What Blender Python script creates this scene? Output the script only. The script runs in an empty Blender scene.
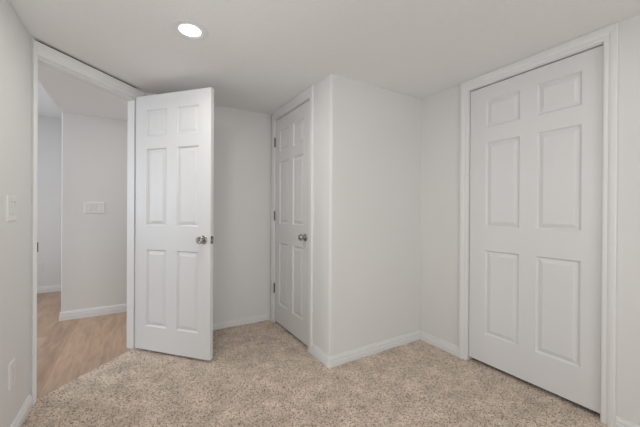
import bpy, bmesh, math, random
import numpy as np
from mathutils import Vector, Matrix

C = bpy.context.scene.collection
sc = bpy.context.scene
R = math.radians

# ------------------------------------------------------------------ camera
YAW, PITCH, ROLL = R(-31.2472), R(-0.14), R(0.342)
CAM_H = 1.133
cd = bpy.data.cameras.new('camera')
cam = bpy.data.objects.new('camera', cd)
C.objects.link(cam)
fw = Vector((-math.sin(YAW), math.cos(YAW), 0)); rt = Vector((math.cos(YAW), math.sin(YAW), 0)); up = Vector((0, 0, 1))
fw, up = fw*math.cos(PITCH)+up*math.sin(PITCH), up*math.cos(PITCH)-fw*math.sin(PITCH)
rt, up = rt*math.cos(ROLL)+up*math.sin(ROLL), up*math.cos(ROLL)-rt*math.sin(ROLL)
m = Matrix((rt, up, -fw)).transposed().to_4x4()
m.translation = (0, 0, CAM_H)
cam.matrix_world = m
cd.sensor_width = 36
cd.lens = 302.47*36/640
cd.shift_y = -1.47/640
cd.clip_start = 0.02
sc.camera = cam

# ------------------------------------------------------------------ world, light, exposure
sc.view_settings.view_transform = 'Standard'
sc.view_settings.look = 'None'
sc.view_settings.gamma = 1
sc.view_settings.use_curve_mapping = False
sc.view_settings.exposure = -0.15

w = bpy.data.worlds.new('sky')
sc.world = w
w.use_nodes = True
wn = w.node_tree.nodes
wn['Background'].inputs[0].default_value = (0.80, 0.88, 1.0, 1)
wn['Background'].inputs[1].default_value = 1.0


def area(name, loc, direction, sx, sy, power, col, spread=180):
    ld = bpy.data.lights.new(name, 'AREA')
    ld.shape = 'RECTANGLE'
    ld.size, ld.size_y = sx, sy
    ld.energy = power
    ld.color = col
    ld.spread = R(spread)
    o = bpy.data.objects.new(name, ld)
    C.objects.link(o)
    o.location = loc
    o.rotation_euler = Vector(direction).to_track_quat('-Z', 'Y').to_euler()
    return o


YR = -2.6            # rear wall
XL0 = -0.53          # left wall
# rear and side lights added to brighten the bedroom; hall window daylight last
area('added_rear_light', (0.35, YR-0.15, 0.98), (0, 1, 0.60), 1.5, 1.9, 42.5, (0.96, 0.97, 0.97))
area('added_side_light', (XL0-0.12, 1.22, 1.35), (1, 0.15, 0.4), 1.0, 1.0, 8.8, (0.94, 0.96, 0.97))
area('hall_window_daylight', (-3.50, 3.45, 1.45), (1, 0, 0), 3.0, 1.1, 63, (0.80, 0.89, 1.0))

# ------------------------------------------------------------------ helpers
def mat(name, col, rough=0.5, metal=0.0, bump=0.0, bscale=200, spec=0.5, var=0.0, vscale=3.0):
    m = bpy.data.materials.new(name)
    m.use_nodes = True
    nt = m.node_tree
    b = nt.nodes['Principled BSDF']
    b.inputs['Base Color'].default_value = (*col, 1)
    b.inputs['Roughness'].default_value = rough
    b.inputs['Metallic'].default_value = metal
    b.inputs['Specular IOR Level'].default_value = spec
    tc = nt.nodes.new('ShaderNodeTexCoord')
    n = nt.nodes.new('ShaderNodeTexNoise')
    n.inputs['Scale'].default_value = bscale
    n.inputs['Detail'].default_value = 3
    nt.links.new(tc.outputs['Object'], n.inputs['Vector'])
    if bump:
        bp = nt.nodes.new('ShaderNodeBump')
        bp.inputs['Strength'].default_value = bump
        bp.inputs['Distance'].default_value = 0.002
        nt.links.new(n.outputs['Fac'], bp.inputs['Height'])
        nt.links.new(bp.outputs['Normal'], b.inputs['Normal'])
    if var:
        n2 = nt.nodes.new('ShaderNodeTexNoise')
        n2.inputs['Scale'].default_value = vscale
        n2.inputs['Detail'].default_value = 2
        nt.links.new(tc.outputs['Object'], n2.inputs['Vector'])
        mx = nt.nodes.new('ShaderNodeMix')
        mx.data_type = 'RGBA'
        mx.inputs[6].default_value = (*[c*(1-var) for c in col], 1)
        mx.inputs[7].default_value = (*[min(1, c*(1+var)) for c in col], 1)
        nt.links.new(n2.outputs['Fac'], mx.inputs[0])
        nt.links.new(mx.outputs[2], b.inputs['Base Color'])
    return m


M_wall = mat('wall_paint', (0.770, 0.762, 0.748), 0.62, bump=0.25, bscale=160, spec=0.3, var=0.012)
M_ceil = mat('ceiling_paint', (0.890, 0.889, 0.885), 0.85, bump=0.7, bscale=90, spec=0.2, var=0.02, vscale=30)
M_trim = mat('trim_paint', (0.810, 0.808, 0.802), 0.38, bump=0.05, bscale=60, spec=0.4)
M_door = mat('door_paint', (0.755, 0.754, 0.750), 0.38, bump=0.10, bscale=120, spec=0.4)
M_plate = mat('switch_plastic', (0.80, 0.79, 0.77), 0.3, spec=0.5, var=0.01)
M_nickel = mat('satin_nickel', (0.42, 0.405, 0.385), 0.24, metal=1.0, bump=0.03)
M_hinge = mat('hinge_nickel', (0.17, 0.155, 0.135), 0.42, metal=1.0, bump=0.05)
M_dark = mat('dark_slot', (0.03, 0.028, 0.026), 0.6, var=0.05)
M_raw = mat('raw_timber', (0.20, 0.14, 0.09), 0.8, var=0.3, vscale=20)
M_alu = mat('white_vinyl', (0.82, 0.82, 0.82), 0.4, var=0.01)


def carpet_material():
    m = bpy.data.materials.new('speckled_carpet')
    m.use_nodes = True
    nt = m.node_tree
    b = nt.nodes['Principled BSDF']
    b.inputs['Roughness'].default_value = 0.95
    b.inputs['Specular IOR Level'].default_value = 0.1
    b.inputs['Sheen Weight'].default_value = 0.25
    tc = nt.nodes.new('ShaderNodeTexCoord')
    v = nt.nodes.new('ShaderNodeTexVoronoi')
    v.inputs['Scale'].default_value = 170
    nt.links.new(tc.outputs['Object'], v.inputs['Vector'])
    sx = nt.nodes.new('ShaderNodeSeparateColor')
    nt.links.new(v.outputs['Color'], sx.inputs[0])
    r = nt.nodes.new('ShaderNodeValToRGB')
    e = r.color_ramp.elements
    e[0].position = 0.0; e[0].color = (0.150, 0.104, 0.072, 1)
    e[1].position = 1.0; e[1].color = (0.570, 0.495, 0.430, 1)
    for p, c in ((0.12, (0.245, 0.182, 0.132)), (0.22, (0.370, 0.295, 0.235)), (0.62, (0.480, 0.396, 0.325)), (0.88, (0.515, 0.436, 0.368))):
        q = e.new(p); q.color = (*c, 1)
    nt.links.new(sx.outputs[0], r.inputs[0])
    n = nt.nodes.new('ShaderNodeTexNoise')
    n.inputs['Scale'].default_value = 7.5
    n.inputs['Detail'].default_value = 5
    n.inputs['Roughness'].default_value = 0.62
    nt.links.new(tc.outputs['Object'], n.inputs['Vector'])
    mr = nt.nodes.new('ShaderNodeMapRange')
    mr.inputs['From Min'].default_value = 0.3; mr.inputs['From Max'].default_value = 0.7
    mr.inputs['To Min'].default_value = 1.14; mr.inputs['To Max'].default_value = 1.78
    nt.links.new(n.outputs['Fac'], mr.inputs['Value'])
    mul = nt.nodes.new('ShaderNodeMix'); mul.data_type = 'RGBA'; mul.blend_type = 'MULTIPLY'
    mul.inputs[0].default_value = 1
    nt.links.new(r.outputs[0], mul.inputs[6])
    nt.links.new(mr.outputs[0], mul.inputs[7])
    nt.links.new(mul.outputs[2], b.inputs['Base Color'])
    return m


def plank_material():
    m = bpy.data.materials.new('oak_plank_floor')
    m.use_nodes = True
    nt = m.node_tree
    b = nt.nodes['Principled BSDF']
    b.inputs['Roughness'].default_value = 0.42
    b.inputs['Specular IOR Level'].default_value = 0.4
    tc = nt.nodes.new('ShaderNodeTexCoord')
    mp = nt.nodes.new('ShaderNodeMapping')
    mp.inputs['Rotation'].default_value = (0, 0, R(90))
    nt.links.new(tc.outputs['Object'], mp.inputs['Vector'])
    br = nt.nodes.new('ShaderNodeTexBrick')
    br.inputs['Scale'].default_value = 1
    br.inputs['Brick Width'].default_value = 1.2
    br.inputs['Row Height'].default_value = 0.17
    br.inputs['Mortar Size'].default_value = 0.0006
    br.inputs['Color1'].default_value = (0.397, 0.276, 0.193, 1)
    br.inputs['Color2'].default_value = (0.523, 0.374, 0.270, 1)
    br.inputs['Mortar'].default_value = (0.230, 0.149, 0.103, 1)
    br.inputs['Bias'].default_value = 0.0
    br.offset = 0.37
    nt.links.new(mp.outputs[0], br.inputs['Vector'])
    mp2 = nt.nodes.new('ShaderNodeMapping')
    mp2.inputs['Scale'].default_value = (14, 2.2, 1)
    nt.links.new(tc.outputs['Object'], mp2.inputs['Vector'])
    n = nt.nodes.new('ShaderNodeTexNoise')
    n.inputs['Scale'].default_value = 1.6
    n.inputs['Detail'].default_value = 5
    n.inputs['Distortion'].default_value = 0.8
    nt.links.new(mp2.outputs[0], n.inputs['Vector'])
    rr = nt.nodes.new('ShaderNodeValToRGB')
    rr.color_ramp.elements[0].position = 0.3; rr.color_ramp.elements[0].color = (0.80, 0.77, 0.75, 1)
    rr.color_ramp.elements[1].position = 0.7; rr.color_ramp.elements[1].color = (1.12, 1.09, 1.08, 1)
    nt.links.new(n.outputs['Fac'], rr.inputs[0])
    mul = nt.nodes.new('ShaderNodeMix'); mul.data_type = 'RGBA'; mul.blend_type = 'MULTIPLY'
    mul.inputs[0].default_value = 1
    nt.links.new(br.outputs['Color'], mul.inputs[6])
    nt.links.new(rr.outputs[0], mul.inputs[7])
    nt.links.new(mul.outputs[2], b.inputs['Base Color'])
    return m


def glass_material():
    m = bpy.data.materials.new('window_glass')
    m.use_nodes = True
    nt = m.node_tree
    for n in list(nt.nodes):
        nt.nodes.remove(n)
    out = nt.nodes.new('ShaderNodeOutputMaterial')
    g = nt.nodes.new('ShaderNodeBsdfGlossy'); g.inputs['Roughness'].default_value = 0.02
    t = nt.nodes.new('ShaderNodeBsdfTransparent')
    fr = nt.nodes.new('ShaderNodeFresnel'); fr.inputs[0].default_value = 1.45
    mx = nt.nodes.new('ShaderNodeMixShader')
    nt.links.new(fr.outputs[0], mx.inputs[0]); nt.links.new(t.outputs[0], mx.inputs[1]); nt.links.new(g.outputs[0], mx.inputs[2])
    nt.links.new(mx.outputs[0], out.inputs[0])
    return m


def emit_material(name, col, strength):
    m = bpy.data.materials.new(name)
    m.use_nodes = True
    b = m.node_tree.nodes['Principled BSDF']
    b.inputs['Base Color'].default_value = (0.9, 0.9, 0.9, 1)
    b.inputs['Emission Color'].default_value = (*col, 1)
    b.inputs['Emission Strength'].default_value = strength
    return m


M_carpet = carpet_material()
M_plank = plank_material()
M_glass = glass_material()
M_lens = emit_material('lamp_lens', (1.0, 0.98, 0.95), 8)


def obj(name, bm, m, parent=None, smooth=False, recalc=True, angle=35):
    if recalc:
        bmesh.ops.recalc_face_normals(bm, faces=bm.faces)
    me = bpy.data.meshes.new(name)
    bm.to_mesh(me); bm.free()
    for mm in (m if isinstance(m, (list, tuple)) else [m]):
        me.materials.append(mm)
    if smooth:
        me.polygons.foreach_set('use_smooth', [True]*len(me.polygons))
        me.set_sharp_from_angle(angle=R(angle))
    o = bpy.data.objects.new(name, me)
    C.objects.link(o)
    o.parent = parent
    return o


def empty(name, loc, rz=0):
    o = bpy.data.objects.new(name, None)
    C.objects.link(o)
    o.location = loc
    o.rotation_euler = (0, 0, rz)
    o.empty_display_size = 0.1
    return o


def tag(o, label, cat=None, kind=None, group=None):
    o['label'] = label
    if cat: o['category'] = cat
    if kind: o['kind'] = kind
    if group: o['group'] = group
    return o


def prism(bm, pts, z0, z1):
    a = [bm.verts.new((p[0], p[1], z0)) for p in pts]
    b = [bm.verts.new((p[0], p[1], z1)) for p in pts]
    n = len(pts)
    bm.faces.new(a[::-1]); bm.faces.new(b)
    for i in range(n):
        j = (i+1) % n
        bm.faces.new((a[i], a[j], b[j], b[i]))


def box(bm, x0, x1, y0, y1, z0, z1, bev=0.0):
    s = len(bm.verts)
    bm.verts.ensure_lookup_table()
    prism(bm, [(x0, y0), (x1, y0), (x1, y1), (x0, y1)], z0, z1)
    if bev:
        bm.verts.ensure_lookup_table()
        vs = set(bm.verts[s:])
        ed = [e for e in bm.edges if e.verts[0] in vs]
        bmesh.ops.bevel(bm, geom=ed, offset=bev, segments=2, profile=0.5, affect='EDGES', clamp_overlap=True)


def lathe(bm, prof, axis='Y', n=40, org=(0, 0, 0)):
    """prof: list of (radius, distance along the axis)"""
    rings = []
    for r, t in prof:
        ring = []
        if r < 1e-6:
            ring = [bm.verts.new(_ax(0, 0, t, axis, org))]
        else:
            for k in range(n):
                a = 2*math.pi*k/n
                ring.append(bm.verts.new(_ax(r*math.cos(a), r*math.sin(a), t, axis, org)))
        rings.append(ring)
    for A, B in zip(rings, rings[1:]):
        if len(A) == 1 and len(B) == 1: continue
        for k in range(n):
            j = (k+1) % n
            if len(A) == 1: bm.faces.new((A[0], B[j], B[k]))
            elif len(B) == 1: bm.faces.new((A[k], A[j], B[0]))
            else: bm.faces.new((A[k], A[j], B[j], B[k]))


def _ax(a, b, t, axis, o):
    if axis == 'Y': return (o[0]+a, o[1]+t, o[2]+b)
    if axis == 'Z': return (o[0]+a, o[1]+b, o[2]+t)
    return (o[0]+t, o[1]+a, o[2]+b)


# ------------------------------------------------------------------ plan of the place (metres)
H = 2.141            # ceiling of the bedroom
XL = -0.530          # left wall
XR = 2.179           # right wall
YF = 1.850           # face of the closet box
XC = 1.211           # side of the closet box
YB = 2.995           # back wall
T = 0.115            # wall thickness
TA = 0.088           # thickness of the angled wall
L = Vector((XL, 2.388))
D = Vector((math.sqrt(.5), math.sqrt(.5)))
N = Vector((D.y, -D.x))          # into the bedroom
T1, T2 = 0.033, 0.750            # doorway between jamb faces along the angled wall
DOOR_TOP = 2.046
XE, YE = -0.660, 4.037           # hall: protruding wall corner
JT = 0.012                       # jamb board


def P(t, n): return tuple(L + D*t + N*n)


# ------------------------------------------------------------------ walls
bm = bmesh.new()
Q1 = (XL-T, L.y+.022); Q2 = P(0.8953+.012, -TA); RC = P(0.8471, 0)
WY0, WY1, WH0, WH1 = 0.72, 1.72, 0.85, 1.85      # side window added for its light, out of view
prism(bm, [(XL, WY1), tuple(L), Q1, (XL-T, WY1)], -0.02, H+0.02)
box(bm, XL-T, XL, YR, WY0, -0.02, H+0.02)
box(bm, XL-T, XL, WY0, WY1, -0.02, WH0)
box(bm, XL-T, XL, WY0, WY1, WH1, H+0.02)
tag(obj('wall_left', bm, M_wall), 'plain greige wall that carries the rocker switch plate', 'wall', 'structure')

bm = bmesh.new()
prism(bm, [tuple(L), P(T1-JT, 0), P(T1-JT, -TA), Q1], -0.02, H+0.02)
prism(bm, [P(T2+JT, 0), RC, Q2, P(T2+JT, -TA)], -0.02, H+0.02)
prism(bm, [P(T1-JT, 0), P(T2+JT, 0), P(T2+JT, -TA), P(T1-JT, -TA)], DOOR_TOP+JT, H-0.016)
prism(bm, [P(T1-JT, -0.02), P(T2+JT, -0.02), P(T2+JT, -TA), P(T1-JT, -TA)], H-0.02, H+0.02)
tag(obj('wall_angled', bm, M_wall), 'short angled wall holding the open doorway to the hall', 'wall', 'structure')

bm = bmesh.new()
prism(bm, [RC, (XR+0.7, YB), (XR+0.7, YB+T), Q2], -0.02, H+0.02)
tag(obj('wall_back', bm, M_wall), 'greige back wall between the open door and the closet', 'wall', 'structure')

D2A, D2B = 2.168, 2.879          # door in the side of the closet box (y)
bm = bmesh.new()
rr = 0.020
arc = [(XC+rr-rr*math.cos(a), YF+rr-rr*math.sin(a)) for a in [R(90)*k/8 for k in range(9)]]
prism(bm, [(XC, D2A-JT-.003)] + arc + [(XR, YF), (XR, YF+T), (XC+T, YF+T), (XC+T, D2A-JT-.003)], -0.02, H+0.02)
prism(bm, [(XC, D2B+JT+.003), (XC+T, D2B+JT+.003), (XC+T, YB), (XC, YB)], -0.02, H+0.02)
prism(bm, [(XC, D2A-JT-.003), (XC+T, D2A-JT-.003), (XC+T, D2B+JT+.003), (XC, D2B+JT+.003)], DOOR_TOP+JT+.010, H+0.02)
tag(obj('wall_closet', bm, M_wall, smooth=True, angle=20), 'boxed out closet corner with a soft rounded edge', 'wall', 'structure')

D3A, D3B = 0.6155, 1.395         # doorway in the right wall (y), between jamb faces
bm = bmesh.new()
box(bm, XR, XR+T, YR, D3A-JT, -0.02, H+0.02)
box(bm, XR, XR+T, D3B+JT, YB, -0.02, H+0.02)
box(bm, XR, XR+T, D3A-JT, D3B+JT, DOOR_TOP+JT+.019, H+0.02)
tag(obj('wall_right', bm, M_wall), 'greige wall around the wide closed door', 'wall', 'structure')

# closet behind the right-hand door, so that the gaps around the slab stay dark
bm = bmesh.new()
box(bm, XR+0.70, XR+0.76, 0.2, 1.9, -0.02, H+0.02)
box(bm, XR+T, XR+0.70, 0.14, 0.2, -0.02, H+0.02)
box(bm, XR+T, XR+0.70, 1.9, 1.96, -0.02, H+0.02)
tag(obj('wall_closet_interior', bm, M_wall), 'walls inside the closet behind the wide closed door', 'wall', 'structure')

# rear wall (behind the camera) with an unseen window added for light
WX0, WX1, WZ0, WZ1 = -0.42, 1.12, 0.04, 2.03
bm = bmesh.new()
box(bm, XL-T, WX0, YR-T, YR, -0.02, H+0.02)
box(bm, WX1, XR+T, YR-T, YR, -0.02, H+0.02)
box(bm, WX0, WX1, YR-T, YR, -0.02, WZ0)
box(bm, WX0, WX1, YR-T, YR, WZ1, H+0.02)
tag(obj('wall_rear', bm, M_wall), 'greige wall with the added wide window, facing the doors', 'wall', 'structure')
win = tag(empty('added_glass_door', (0, YR, 0)), 'added, unseen tall white framed sliding glass door in the rear wall', 'window', 'structure')
bm = bmesh.new()
f = 0.05
box(bm, WX0, WX1, -0.08, -0.02, WZ0, WZ0+f, .004); box(bm, WX0, WX1, -0.08, -0.02, WZ1-f, WZ1, .004)
box(bm, WX0, WX0+f, -0.08, -0.02, WZ0+f, WZ1-f, .004); box(bm, WX1-f, WX1, -0.08, -0.02, WZ0+f, WZ1-f, .004)
box(bm, (WX0+WX1)/2-.02, (WX0+WX1)/2+.02, -0.075, -0.025, WZ0+f, WZ1-f, .004)
obj('window_frame', bm, M_alu, win)
bm = bmesh.new(); box(bm, WX0+f, WX1-f, -0.052, -0.047, WZ0+f, WZ1-f)
obj('pane', bm, M_glass, win)

win3 = tag(empty('added_side_window', (XL-T, 0, 0)), 'added, unseen white framed window in the wall with the rocker switch', 'window', 'structure')  # out-of-view window added as a daylight source for the room
bm = bmesh.new()
box(bm, .02, .08, WY0, WY1, WH0, WH0+.045, .004); box(bm, .02, .08, WY0, WY1, WH1-.045, WH1, .004)
box(bm, .02, .08, WY0, WY0+.045, WH0+.045, WH1-.045, .004); box(bm, .02, .08, WY1-.045, WY1, WH0+.045, WH1-.045, .004)
obj('window_frame', bm, M_alu, win3)
bm = bmesh.new(); box(bm, .047, .052, WY0+.045, WY1-.045, WH0+.045, WH1-.045)
obj('pane', bm, M_glass, win3)

# hall walls
HY = 5.52
bm = bmesh.new()
prism(bm, [(XE+.008, YE), (1.9, YE), (1.9, YE+T), (XE, YE+T), (XE, YE+.008), (XE+.0024, YE+.0024)], -0.03, H+0.02)
tag(obj('wall_hall', bm, M_wall), 'hall wall with the three gang switch plate, seen through the doorway', 'wall', 'structure')
bm = bmesh.new()
box(bm, -3.5, XE+1.4, HY, HY+T, -0.03, 2.44)
tag(obj('wall_hall_far', bm, M_wall), 'farthest wall seen past the hall corner, with a low outlet', 'wall', 'structure')
bm = bmesh.new()
box(bm, 1.9, 1.9+T, YB+T, YE+T, -0.03, H+0.02)
tag(obj('wall_hall_end', bm, M_wall), 'closed end of the hall beyond the closet', 'wall', 'structure')
bm = bmesh.new()
box(bm, XE, XE+.08, YE+T, HY, -0.03, 2.44)
tag(obj('wall_hall_return', bm, M_wall), 'return wall running back from the hall corner', 'wall', 'structure')
bm = bmesh.new()
box(bm, -3.5, -3.5+T, 0.9, HY, -0.03, 0.9); box(bm, -3.5, -3.5+T, 0.9, HY, 2.0, 2.44)
box(bm, -3.5, -3.5+T, 0.9, 1.95, 0.9, 2.0); box(bm, -3.5, -3.5+T, 4.95, HY, 0.9, 2.0)
tag(obj('wall_hall_window_side', bm, M_wall), 'hall wall with a window at the far side of the hall', 'wall', 'structure')
win2 = tag(empty('window_2', (-3.5+T, 0, 0)), 'white framed window lighting the hall', 'window', 'structure')
bm = bmesh.new()
box(bm, -.09, -.03, 1.95, 4.95, .9, .95, .004); box(bm, -.09, -.03, 1.95, 4.95, 1.95, 2.0, .004)
box(bm, -.09, -.03, 1.95, 2.0, .95, 1.95, .004); box(bm, -.09, -.03, 4.9, 4.95, .95, 1.95, .004)
box(bm, -.085, -.035, 3.43, 3.47, .95, 1.95, .004)
obj('window_frame', bm, M_alu, win2)
bm = bmesh.new(); box(bm, -.062, -.057, 2.0, 4.9, .95, 1.95)
obj('pane', bm, M_glass, win2)
bm = bmesh.new()
box(bm, -3.5, XL-T, 0.9-T, 0.9, -0.03, 2.44)
tag(obj('wall_hall_near', bm, M_wall), 'near end wall of the hall, out of sight of the doorway', 'wall', 'structure')

# ceilings
bm = bmesh.new()
box(bm, XL-T, XR+0.8, YR-T, 2.3, H, H+0.12)
tag(obj('ceiling', bm, M_ceil), 'low textured off-white bedroom ceiling with the recessed light', 'ceiling', 'structure')
bpy.data.objects['ceiling'].data.clear_geometry()
bm = bmesh.new()
LN = 0.094
# one slab that follows the plan: bedroom and the low part of the hall
prism(bm, [(XL-T, YR-T), (XR+0.8, YR-T), (XR+0.8, YE+T), (XE, YE+T), (XE, 2.2), (XL-T, 2.2)], H, H+0.12)
bmesh.ops.recalc_face_normals(bm, faces=bm.faces)
bm.to_mesh(bpy.data.objects['ceiling'].data); bm.free()
bm = bmesh.new()
box(bm, -3.5, XE, 0.9-T, HY+T, 2.42, 2.54)
box(bm, XE-0.0, XE+.08, 0.9-T, YE+T, H+0.12, 2.54)
tag(obj('ceiling_hall', bm, M_ceil), 'higher ceiling over the open end of the hall', 'ceiling', 'structure')

# ------------------------------------------------------------------ floors
def carpet():
    s = 0.005
    x0, x1, y0, y1 = XL-0.02, XR+0.12, 0.15, YB+0.02
    xs = np.arange(x0, x1+s/2, s); ys = np.arange(y0, y1+s/2, s)
    nx, ny = len(xs), len(ys)
    X, Y = np.meshgrid(xs, ys)
    rng = np.random.default_rng(5)
    X = X+rng.uniform(-.0015, .0015, X.shape); Y = Y+rng.uniform(-.0015, .0015, X.shape)
    Z = rng.uniform(-.0088, -.0012, X.shape)
    # soft tracks and swirls left in the pile
    Z += .0025*np.sin(X*9+2*np.sin(Y*5))*np.sin(Y*7+1.5*np.sin(X*6))
    n = (X-L.x)*N.x+(Y-L.y)*N.y
    lim = -0.012 + rng.uniform(-.003, .003, X.shape)
    out = n < lim
    far = n < lim-0.006
    d = np.where(out, lim-n, 0)
    X = X+d*N.x; Y = Y+d*N.y
    Z = np.where(out, -0.011, Z)
    V = np.stack([X, Y, Z], -1).reshape(-1, 3)
    idx = np.arange(nx*ny).reshape(ny, nx)
    q = np.stack([idx[:-1, :-1], idx[:-1, 1:], idx[1:, 1:], idx[1:, :-1]], -1).reshape(-1, 4)
    F = far.reshape(-1)
    q = q[~(F[q].all(1))]
    # coarse carpet for the rest of the room, behind the camera
    b = len(V)
    ex = np.array([[x0, YR, 0], [x1, YR, 0], [x1, y0, 0], [x0, y0, 0],
                   [x1, YR, 0], [XR+.8, YR, 0], [XR+.8, YB, 0], [x1, YB, 0]], float)
    V = np.vstack([V, ex]); q = np.vstack([q, [[b, b+1, b+2, b+3], [b+4, b+5, b+6, b+7]]])
    me = bpy.data.meshes.new('floor')
    me.vertices.add(len(V)); me.vertices.foreach_set('co', V.ravel())
    me.loops.add(q.size); me.loops.foreach_set('vertex_index', q.ravel().astype(np.int32))
    me.polygons.add(len(q)); me.polygons.foreach_set('loop_start', np.arange(0, q.size, 4, dtype=np.int32))
    me.polygons.foreach_set('loop_total', np.full(len(q), 4, dtype=np.int32))
    me.update(calc_edges=True)
    me.materials.append(M_carpet)
    o = bpy.data.objects.new('floor', me)
    C.objects.link(o)
    return o


tag(carpet(), 'speckled beige and brown cut pile carpet over the bedroom', 'floor', 'structure')
bm = bmesh.new()
prism(bm, [(-3.5, 0.78), (XL-.05, 0.78), (XL-.05, L.y-.02), P(0.0, -0.006), P(0.847, -0.006), (2.0, YB+.05), (2.0, HY+T), (-3.5, HY+T)], -0.06, -0.008)
tag(obj('floor_hall', bm, M_plank), 'light oak plank floor of the hall', 'floor', 'structure')

# ------------------------------------------------------------------ baseboards
BB = [(0, 0.0), (.0150, 0.0), (.0150, .046), (.0130, .0515), (.0105, .0545), (.0065, .0550), (.0065, .0595), (.0120, .0600), (.0120, .067), (.0100, .072), (.0080, .0735), (.0075, .083), (.0055, .087), (0, .088)]


def baseboard(name, path, label, z=-0.010, hs=1.0):
    """path: plan points; the board stands on the right-hand side of the walking direction"""
    pts = [Vector(p) for p in path]
    bm = bmesh.new()
    rings = []
    for i, p in enumerate(pts):
        d0 = (pts[i]-pts[i-1]).normalized() if i else None
        d1 = (pts[i+1]-pts[i]).normalized() if i+1 < len(pts) else None
        n0 = Vector((d0.y, -d0.x)) if d0 else None
        n1 = Vector((d1.y, -d1.x)) if d1 else None
        if n0 and n1:
            s = (n0+n1); s = s/(s.dot(n0))
        else:
            s = n0 or n1
        rings.append([bm.verts.new((p.x+s.x*a, p.y+s.y*a, z+b*hs)) for a, b in BB])
    k = len(BB)
    for A, B in zip(rings, rings[1:]):
        for i in range(k):
            bm.faces.new((A[i], A[(i+1) % k], B[(i+1) % k], B[i]))
    bm.faces.new(rings[0]); bm.faces.new(rings[-1][::-1])
    return tag(obj(name, bm, M_trim), label, 'baseboard', 'structure')


CW = 0.057
baseboard('baseboard_left', [(XL, YR), (XL, L.y-.006)], 'white stepped baseboard below the outlet on the switch wall', hs=.76)
baseboard('baseboard_back', [P(.822, 0), RC, (XC, YB)], 'white stepped baseboard behind the open door', hs=.74)
ch = 0.006
baseboard('baseboard_closet', [(XC, D2A-CW-.006), (XC, YF+ch), (XC+ch*.3, YF+ch*.3), (XC+ch, YF), (XR, YF), (XR, D3B+CW+.006)], 'white stepped baseboard wrapping the closet corner', hs=.93)
baseboard('baseboard_right', [(XR, D3A-CW-.006), (XR, YR)], 'white stepped baseboard beside the wide closed door', hs=.76)
baseboard('baseboard_rear', [(XR, YR), (WX1+.01, YR)], 'white baseboard by the added rear window')
baseboard('baseboard_hall', [(XE, HY), (XE, YE), (1.9, YE)], 'white baseboard around the hall corner on the plank floor', z=-.008)
baseboard('baseboard_hall_far', [(-3.38, HY), (XE, HY)], 'white baseboard along the farthest hall wall', z=-.008)

# ------------------------------------------------------------------ door frames: casing + jamb + stop
# local frame: x along the wall, y into the room (room side positive), z up
CP = [(0.0, 0.0), (0.0, .0075), (.03, .0095), (.10, .0105), (.30, .0115), (.36, .0105), (.42, .0120), (.52, .0150), (.80, .0170), (.94, .0165), (1.0, .0140), (1.0, 0.0)]


def casing(bm, x0, x1, ztop, wl, wr, wh, side=1, y0=0.0, zb=-0.010):
    for leg in (0, 1, 2):
        A, B = [], []
        for t, th in CP:
            y = y0+side*th
            cl = (x0-t*wl, y, ztop+t*wh); cr = (x1+t*wr, y, ztop+t*wh)
            if leg == 0: A.append((x0-t*wl, y, zb)); B.append(cl)
            elif leg == 1: A.append(cl); B.append(cr)
            else: A.append(cr); B.append((x1+t*wr, y, zb))
        A = [bm.verts.new(v) for v in A]; B = [bm.verts.new(v) for v in B]
        k = len(CP)
        for i in range(k):
            bm.faces.new((A[i], A[(i+1) % k], B[(i+1) % k], B[i]))
        if leg == 0: bm.faces.new(A)
        if leg == 2: bm.faces.new(B)


def frame(name, org, ang, width, ztop, label, rev=.005, wl=CW, wr=CW, wh=None, stop=None, back=True, zb=-.010, T=T):
    e = tag(empty(name, (org[0], org[1], 0), ang), label, 'door frame', 'structure')
    if wh is None: wh = H-ztop-rev-.001
    bm = bmesh.new()
    casing(bm, -rev, width+rev, ztop+rev, wl, wr, wh, zb=zb)
    obj('casing', bm, M_trim, e, smooth=True, angle=25)
    if back:
        bm = bmesh.new()
        casing(bm, -rev, width+rev, ztop+rev, CW, CW, .055, side=-1, y0=-T, zb=-.008)
        obj('casing', bm, M_trim, e, smooth=True, angle=25)
    bm = bmesh.new()
    box(bm, -JT, 0, -T, 0, zb, ztop, .001); box(bm, width, width+JT, -T, 0, zb, ztop, .001)
    box(bm, -JT, width+JT, -T, 0, ztop, ztop+JT, .001)
    obj('jamb', bm, M_trim, e)
    if stop is not None:
        bm = bmesh.new()
        a, b = stop
        box(bm, 0, .011, a, b, zb, ztop, .002); box(bm, width-.011, width, a, b, zb, ztop, .002)
        box(bm, .011, width-.011, a, b, ztop-.011, ztop, .002)
        obj('door_stop', bm, M_trim, e)
    return e


# angled wall: local x runs from hinge side to latch side so that y (left of x) points into the room
aD = math.atan2(-D.y, -D.x)
# local x = -D, local y = rot90(x) = (D.y*1, -D.x)= N
f1 = frame('trim_1', P(T2, 0), aD, T2-T1, DOOR_TOP, 'white casing around the open hall doorway', rev=.003, wl=CW, wr=.026, wh=H-DOOR_TOP-.003-.015, stop=(-.084, -.014), T=TA)
bm = bmesh.new()
box(bm, 0.012, T2-T1-.012, -.0155, -.003, H-.0155, H-.0005)
obj('shim', bm, M_raw, f1)['label'] = 'raw brown wood edge showing above the casing'
bm = bmesh.new()
wd = T2-T1
box(bm, wd-.0012, wd+.0005, -.034, .0005, .880, .940, .0003)
box(bm, wd-.0025, wd+.001, -.004, .0095, .882, .938, .0006)
obj('strike_plate', bm, M_hinge, f1)['label'] = 'dull metal strike plate'

# closet-box door frame: wall x = XC, room side is -x : local x = -y direction? choose ang so local y = -X
f2 = frame('trim_2', (XC, D2A-.003), R(90), D2B-D2A+.006, DOOR_TOP+.010, 'white casing around the narrow closet door', stop=(-.085, -.050), back=False)
f3 = frame('trim_3', (XR, D3A), R(90), D3B-D3A, DOOR_TOP+.017, 'white casing around the wide closed door', back=False)

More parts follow.
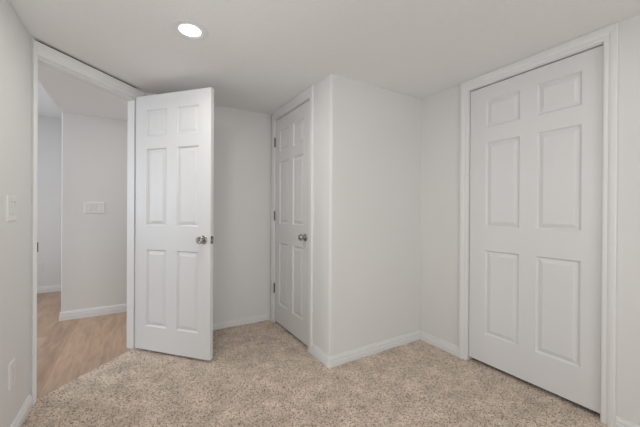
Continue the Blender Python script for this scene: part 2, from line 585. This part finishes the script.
# ------------------------------------------------------------------ doors
ZS = [0, .190, .804, .994, 1.607, 1.705, 1.914, 2.032]
RINGS = [(0, 0), (.0020, .0030), (.0085, .0108), (.0120, .0120), (.0350, .0035), (.0385, .0025)]
TH = 0.035


def slab_mesh(w, sa=.107, sb=.107, ZS=ZS):
    mull = .099
    pw = (w-sa-sb-mull)/2
    xs = [0, sa, sa+pw, sa+pw+mull, w-sb, w]
    bm = bmesh.new()
    for side in (0, 1):
        def v(x, z, d): return bm.verts.new((x, -TH/2+d if side == 0 else TH/2-d, z))
        for i in range(5):
            for j in range(7):
                x0, x1, z0, z1 = xs[i], xs[i+1], ZS[j], ZS[j+1]
                if i in (1, 3) and j in (1, 3, 5):
                    prev = None
                    for o_, d_ in RINGS:
                        ring = [v(x0+o_, z0+o_, d_), v(x1-o_, z0+o_, d_), v(x1-o_, z1-o_, d_), v(x0+o_, z1-o_, d_)]
                        if prev:
                            for k in range(4):
                                bm.faces.new((prev[k], prev[(k+1) % 4], ring[(k+1) % 4], ring[k]))
                        prev = ring
                    bm.faces.new(prev)
                else:
                    bm.faces.new((v(x0, z0, 0), v(x1, z0, 0), v(x1, z1, 0), v(x0, z1, 0)))
    a = TH/2
    for i in range(5):
        for z in (0, ZS[-1]):
            bm.faces.new([bm.verts.new(c) for c in ((xs[i], -a, z), (xs[i+1], -a, z), (xs[i+1], a, z), (xs[i], a, z))])
    for j in range(7):
        for x in (0, w):
            bm.faces.new([bm.verts.new(c) for c in ((x, -a, ZS[j]), (x, -a, ZS[j+1]), (x, a, ZS[j+1]), (x, a, ZS[j]))])
    bmesh.ops.remove_doubles(bm, verts=bm.verts, dist=1e-5)
    bmesh.ops.recalc_face_normals(bm, faces=bm.faces)
    ed = [e for e in bm.edges if len(e.link_faces) == 2 and e.calc_face_angle(0) > 1.4]
    bmesh.ops.bevel(bm, geom=ed, offset=.0018, segments=2, profile=.5, affect='EDGES')
    return bm


def knob(parent, x, z, side, keyed=True):
    """side=-1: on the -y face"""
    k = empty('door_knob', (x, side*TH/2, z)); k.parent = parent
    if side < 0: k.rotation_euler = (0, 0, math.pi)
    bm = bmesh.new()
    lathe(bm, [(0, 0), (.0325, 0), (.0325, .003), (.031, .006), (.026, .009), (.018, .0105), (.0150, .0115), (.0130, .016), (.0125, .026), (.0145, .031)], n=48)
    obj('rosette', bm, M_nickel, k, smooth=True)
    bm = bmesh.new()
    lathe(bm, [(.0135, .029), (.0170, .0305), (.0225, .0335), (.0262, .0385), (.0275, .0445), (.0268, .0505), (.0245, .0555), (.0215, .0585), (.0205, .0590), (.0190, .0580), (.0150, .0572), (.0095, .0570), (.0090, .0595), (.0070, .0600), (0, .0600)], n=48)
    obj('knob_head', bm, M_nickel, k, smooth=True, angle=50)
    if keyed:
        bm = bmesh.new()
        box(bm, -.0045, .0045, .0598, .0604, -.0007, .0007)
        obj('keyway', bm, M_dark, k)
    return k


def hinge(parent, x, y, z, hh=.089, r=.0072):
    bm = bmesh.new()
    n = 5
    for i in range(n):
        a = -hh/2+hh*i/n; b = a+hh/n-.0008
        lathe(bm, [(0, a), (r, a), (r, b), (0, b)], axis='Z', n=18, org=(x, y, z))
    lathe(bm, [(0, hh/2), (.0045, hh/2), (.0055, hh/2+.003), (.003, hh/2+.006), (0, hh/2+.0065)], axis='Z', n=16, org=(x, y, z))
    lathe(bm, [(0, -hh/2-.0045), (.003, -hh/2-.004), (.0055, -hh/2-.002), (.0045, -hh/2), (0, -hh/2)], axis='Z', n=16, org=(x, y, z))
    return obj('hinge', bm, M_hinge, parent, smooth=True)


def door(name, org, ang, w, label, z0, **kw):
    e = tag(empty(name, (org[0], org[1], z0), ang), label, 'door', 'structure')
    obj('door_slab', slab_mesh(w, **kw), M_door, e)
    return e


# door 1, open about 87 degrees into the bedroom; local +x from hinge to latch, -y face turned to the camera
ANG1 = R(-48.0)
S = Vector((-0.006, 2.870))      # hinge end of the face towards the doorway
u1 = Vector((math.cos(ANG1), math.sin(ANG1))); v1 = Vector((-u1.y, u1.x))
o1 = S+v1*(TH/2)
d1 = door('door_1', (o1.x, o1.y), ANG1, 0.711, 'white six-panel door standing open into the room', .017)
knob(d1, .711-.060, .897, -1); knob(d1, .711-.060, .897, 1, keyed=False)
bm = bmesh.new()
box(bm, .7105, .7118, -.0127, .0127, .897-.0285, .897+.0285, .0004)
lp = obj('latch_plate', bm, M_hinge, d1)
bm = bmesh.new()
prism(bm, [(.7115, -.0085), (.7165, -.0085), (.7235, .003), (.7235, .0085), (.7115, .0085)], .897-.009, .897+.009)
obj('latch_bolt', bm, M_nickel, lp)
for z in (.330, 1.07, 1.815): hinge(d1, -.004, TH/2+.003, z)

# door 2, closed, narrow, in the side of the closet box: visible face towards -X, hinged on the far side
# local x runs +Y (latch -> hinge) ; local +y = -X
d2 = door('door_2', (XC+TH/2+.001, D2A), R(90), 0.711, 'white six-panel closet door with a knob and three hinges', .017)
knob(d2, .060, .897, 1)
for z in (.330, 1.068, 1.815): hinge(d2, .711+.002, TH/2+.006, z)

# door 3, closed, wide, without a knob
d3 = door('door_3', (XR+.013+TH/2, D3A+.0035), R(90), 0.7725, 'wide closed white six-panel door without a knob', .025, sa=.091, sb=.121, ZS=[0, .212, .830, 1.002, 1.620, 1.730, 1.928, 2.032])

# ------------------------------------------------------------------ recessed lights
def downlight(name, x, y, label, power=4.6, z=H):
    e = tag(empty(name, (x, y, z)), label, 'ceiling light')
    bm = bmesh.new()
    lathe(bm, [(.0685, .012), (.0685, -.001), (.070, -.0022), (.082, -.0030), (.094, -.0028), (.0975, -.0020), (.0985, 0)], axis='Z', n=64)
    obj('trim_ring', bm, M_alu, e, smooth=True, recalc=True)
    bm = bmesh.new()
    lathe(bm, [(0, -.0008), (.040, -.0006), (.0686, .0004)], axis='Z', n=64)
    obj('lens', bm, M_lens, e)
    ld = bpy.data.lights.new('downlight_beam', 'AREA'); ld.shape = 'DISK'; ld.size = .12; ld.energy = power; ld.color = (1.0, .975, .935)
    lo = bpy.data.objects.new('downlight_beam', ld); C.objects.link(lo); lo.parent = e; lo.location = (0, 0, -.008)
    return e


downlight('recessed_light', .253, 1.832, 'round white recessed ceiling light, lit, near the open door', power=5.6)
downlight('recessed_light', 1.42, .50, 'added, unseen round white recessed ceiling light closest to the wide closed door', power=1.2)  # from here on, unseen bedroom lamps added to even out the light
downlight('recessed_light', .253, .45, 'added, unseen round white recessed ceiling light beside the added window in the switch wall', power=3.4)
downlight('recessed_light', .253, -1.20, 'added, unseen round white recessed ceiling light before the added glass door', power=1.8)
downlight('recessed_light', 1.42, -1.20, 'added, unseen round white recessed ceiling light in the rear corner of the bedroom', power=1.8)
downlight('recessed_light', .75, 3.45, 'added, unseen round white recessed light in the hall ceiling', power=6.6)  # unseen lamp added to light the hall
downlight('recessed_light', -2.1, 3.7, 'added, unseen round white recessed light in the higher hall ceiling', power=14, z=2.42)  # unseen lamp added to brighten the far hall wall

# ------------------------------------------------------------------ switches and outlets
def rocker(parent, x, z=0.0, tilt=1):
    bm = bmesh.new()
    # rocker paddle 33 x 66 mm, its upper half pressed in
    w2, h2 = .0138, .0308
    pr = [(-h2, .0085), (0, .0060), (h2, .0045), (h2, .003), (-h2, .003)] if tilt > 0 else [(-h2, .0045), (0, .0060), (h2, .0085), (h2, .003), (-h2, .003)]
    a = [bm.verts.new((x-w2, y, z+q)) for q, y in pr]; b = [bm.verts.new((x+w2, y, z+q)) for q, y in pr]
    bm.faces.new(a); bm.faces.new(b[::-1])
    for i in range(5): bm.faces.new((a[i], b[i], b[(i+1) % 5], a[(i+1) % 5]))
    return obj('rocker', bm, M_plate, parent)


def plate(bm, w, h, holes):
    # plate with rectangular openings, slightly domed edge
    xs = sorted({-w/2+.004, w/2-.004} | {v for a in holes for v in a[:2]})
    zs = sorted({-h/2+.004, h/2-.004} | {v for a in holes for v in a[2:]})
    for i in range(len(xs)-1):
        for j in range(len(zs)-1):
            cx, cz = (xs[i]+xs[i+1])/2, (zs[j]+zs[j+1])/2
            hole = any(a[0] < cx < a[1] and a[2] < cz < a[3] for a in holes)
            y = .0015 if hole else .0060
            bm.faces.new([bm.verts.new((x, y, z)) for x, z in ((xs[i], zs[j]), (xs[i+1], zs[j]), (xs[i+1], zs[j+1]), (xs[i], zs[j+1]))])
    for a in holes:
        c = [(a[0], a[2]), (a[1], a[2]), (a[1], a[3]), (a[0], a[3])]
        for k in range(4):
            p, q = c[k], c[(k+1) % 4]
            bm.faces.new([bm.verts.new((p[0], .0060, p[1])), bm.verts.new((q[0], .0060, q[1])), bm.verts.new((q[0], .0015, q[1])), bm.verts.new((p[0], .0015, p[1]))])
    r0 = [(-w/2, -h/2), (w/2, -h/2), (w/2, h/2), (-w/2, h/2)]
    r1 = [(-w/2+.004, -h/2+.004), (w/2-.004, -h/2+.004), (w/2-.004, h/2-.004), (-w/2+.004, h/2-.004)]
    for k in range(4):
        p, q, r_, s_ = r0[k], r0[(k+1) % 4], r1[(k+1) % 4], r1[k]
        bm.faces.new([bm.verts.new((p[0], 0, p[1])), bm.verts.new((q[0], 0, q[1])), bm.verts.new((q[0], .003, q[1])), bm.verts.new((p[0], .003, p[1]))])
        bm.faces.new([bm.verts.new((p[0], .003, p[1])), bm.verts.new((q[0], .003, q[1])), bm.verts.new((r_[0], .0060, r_[1])), bm.verts.new((s_[0], .0060, s_[1]))])
    bmesh.ops.remove_doubles(bm, verts=bm.verts, dist=1e-5)


def switch_plate(name, loc, ang, gangs, label, tilts, h=.115, pad=.070):
    e = tag(empty(name, loc, ang), label, 'light switch')
    pitch = .046
    w = pad+pitch*(gangs-1)
    cs = [(i-(gangs-1)/2)*pitch for i in range(gangs)]
    bm = bmesh.new()
    plate(bm, w, h, [(c-.0168, c+.0168, -.0335, .0335) for c in cs])
    obj('cover_plate', bm, M_plate, e)
    for c, t in zip(cs, tilts): rocker(e, c, 0, t)
    return e


def outlet(name, loc, ang, label, w=.070, h=.115):
    e = tag(empty(name, loc, ang), label, 'outlet')
    bm = bmesh.new()
    plate(bm, w, h, [(-.0168, .0168, -.0335, .0335)])
    obj('cover_plate', bm, M_plate, e)
    bm = bmesh.new()
    box(bm, -.0160, .0160, .0015, .0065, -.0325, .0325, .0006)
    rc = obj('receptacle', bm, M_plate, e)
    for s in (-1, 1):
        bm = bmesh.new()
        z = s*.0165
        box(bm, -.0068, -.0052, .0060, .00665, z-.001, z+.0065)
        box(bm, .0052, .0068, .0060, .00665, z-.0005, z+.0060)
        lathe(bm, [(0, .0060), (.0022, .0060), (.0022, .00665), (0, .00665)], axis='Y', n=12, org=(0, 0, z-.0075))
        obj('socket_slots', bm, M_dark, rc)
    return e


# left wall: local +y must be +X -> rotate -90
switch_plate('light_switch', (XL, 2.068, 1.138), R(-90), 2, 'two-gang white rocker switch plate beside the open doorway', [1, 1], h=.127, pad=.080)
outlet('wall_outlet', (XL, 2.083, 0.312), R(-90), 'white outlet low on the wall, below the two-gang rocker switch', w=.082, h=.127)
# hall wall: local +y = -Y -> rotate 180
switch_plate('light_switch', (-.387, YE, 1.158), R(180), 3, 'three-gang white rocker switch plate on the hall wall', [1, -1, 1], h=.122, pad=.086)
outlet('wall_outlet', (-1.13, HY, .355), R(180), 'white outlet on the farthest hall wall, seen through the doorway')
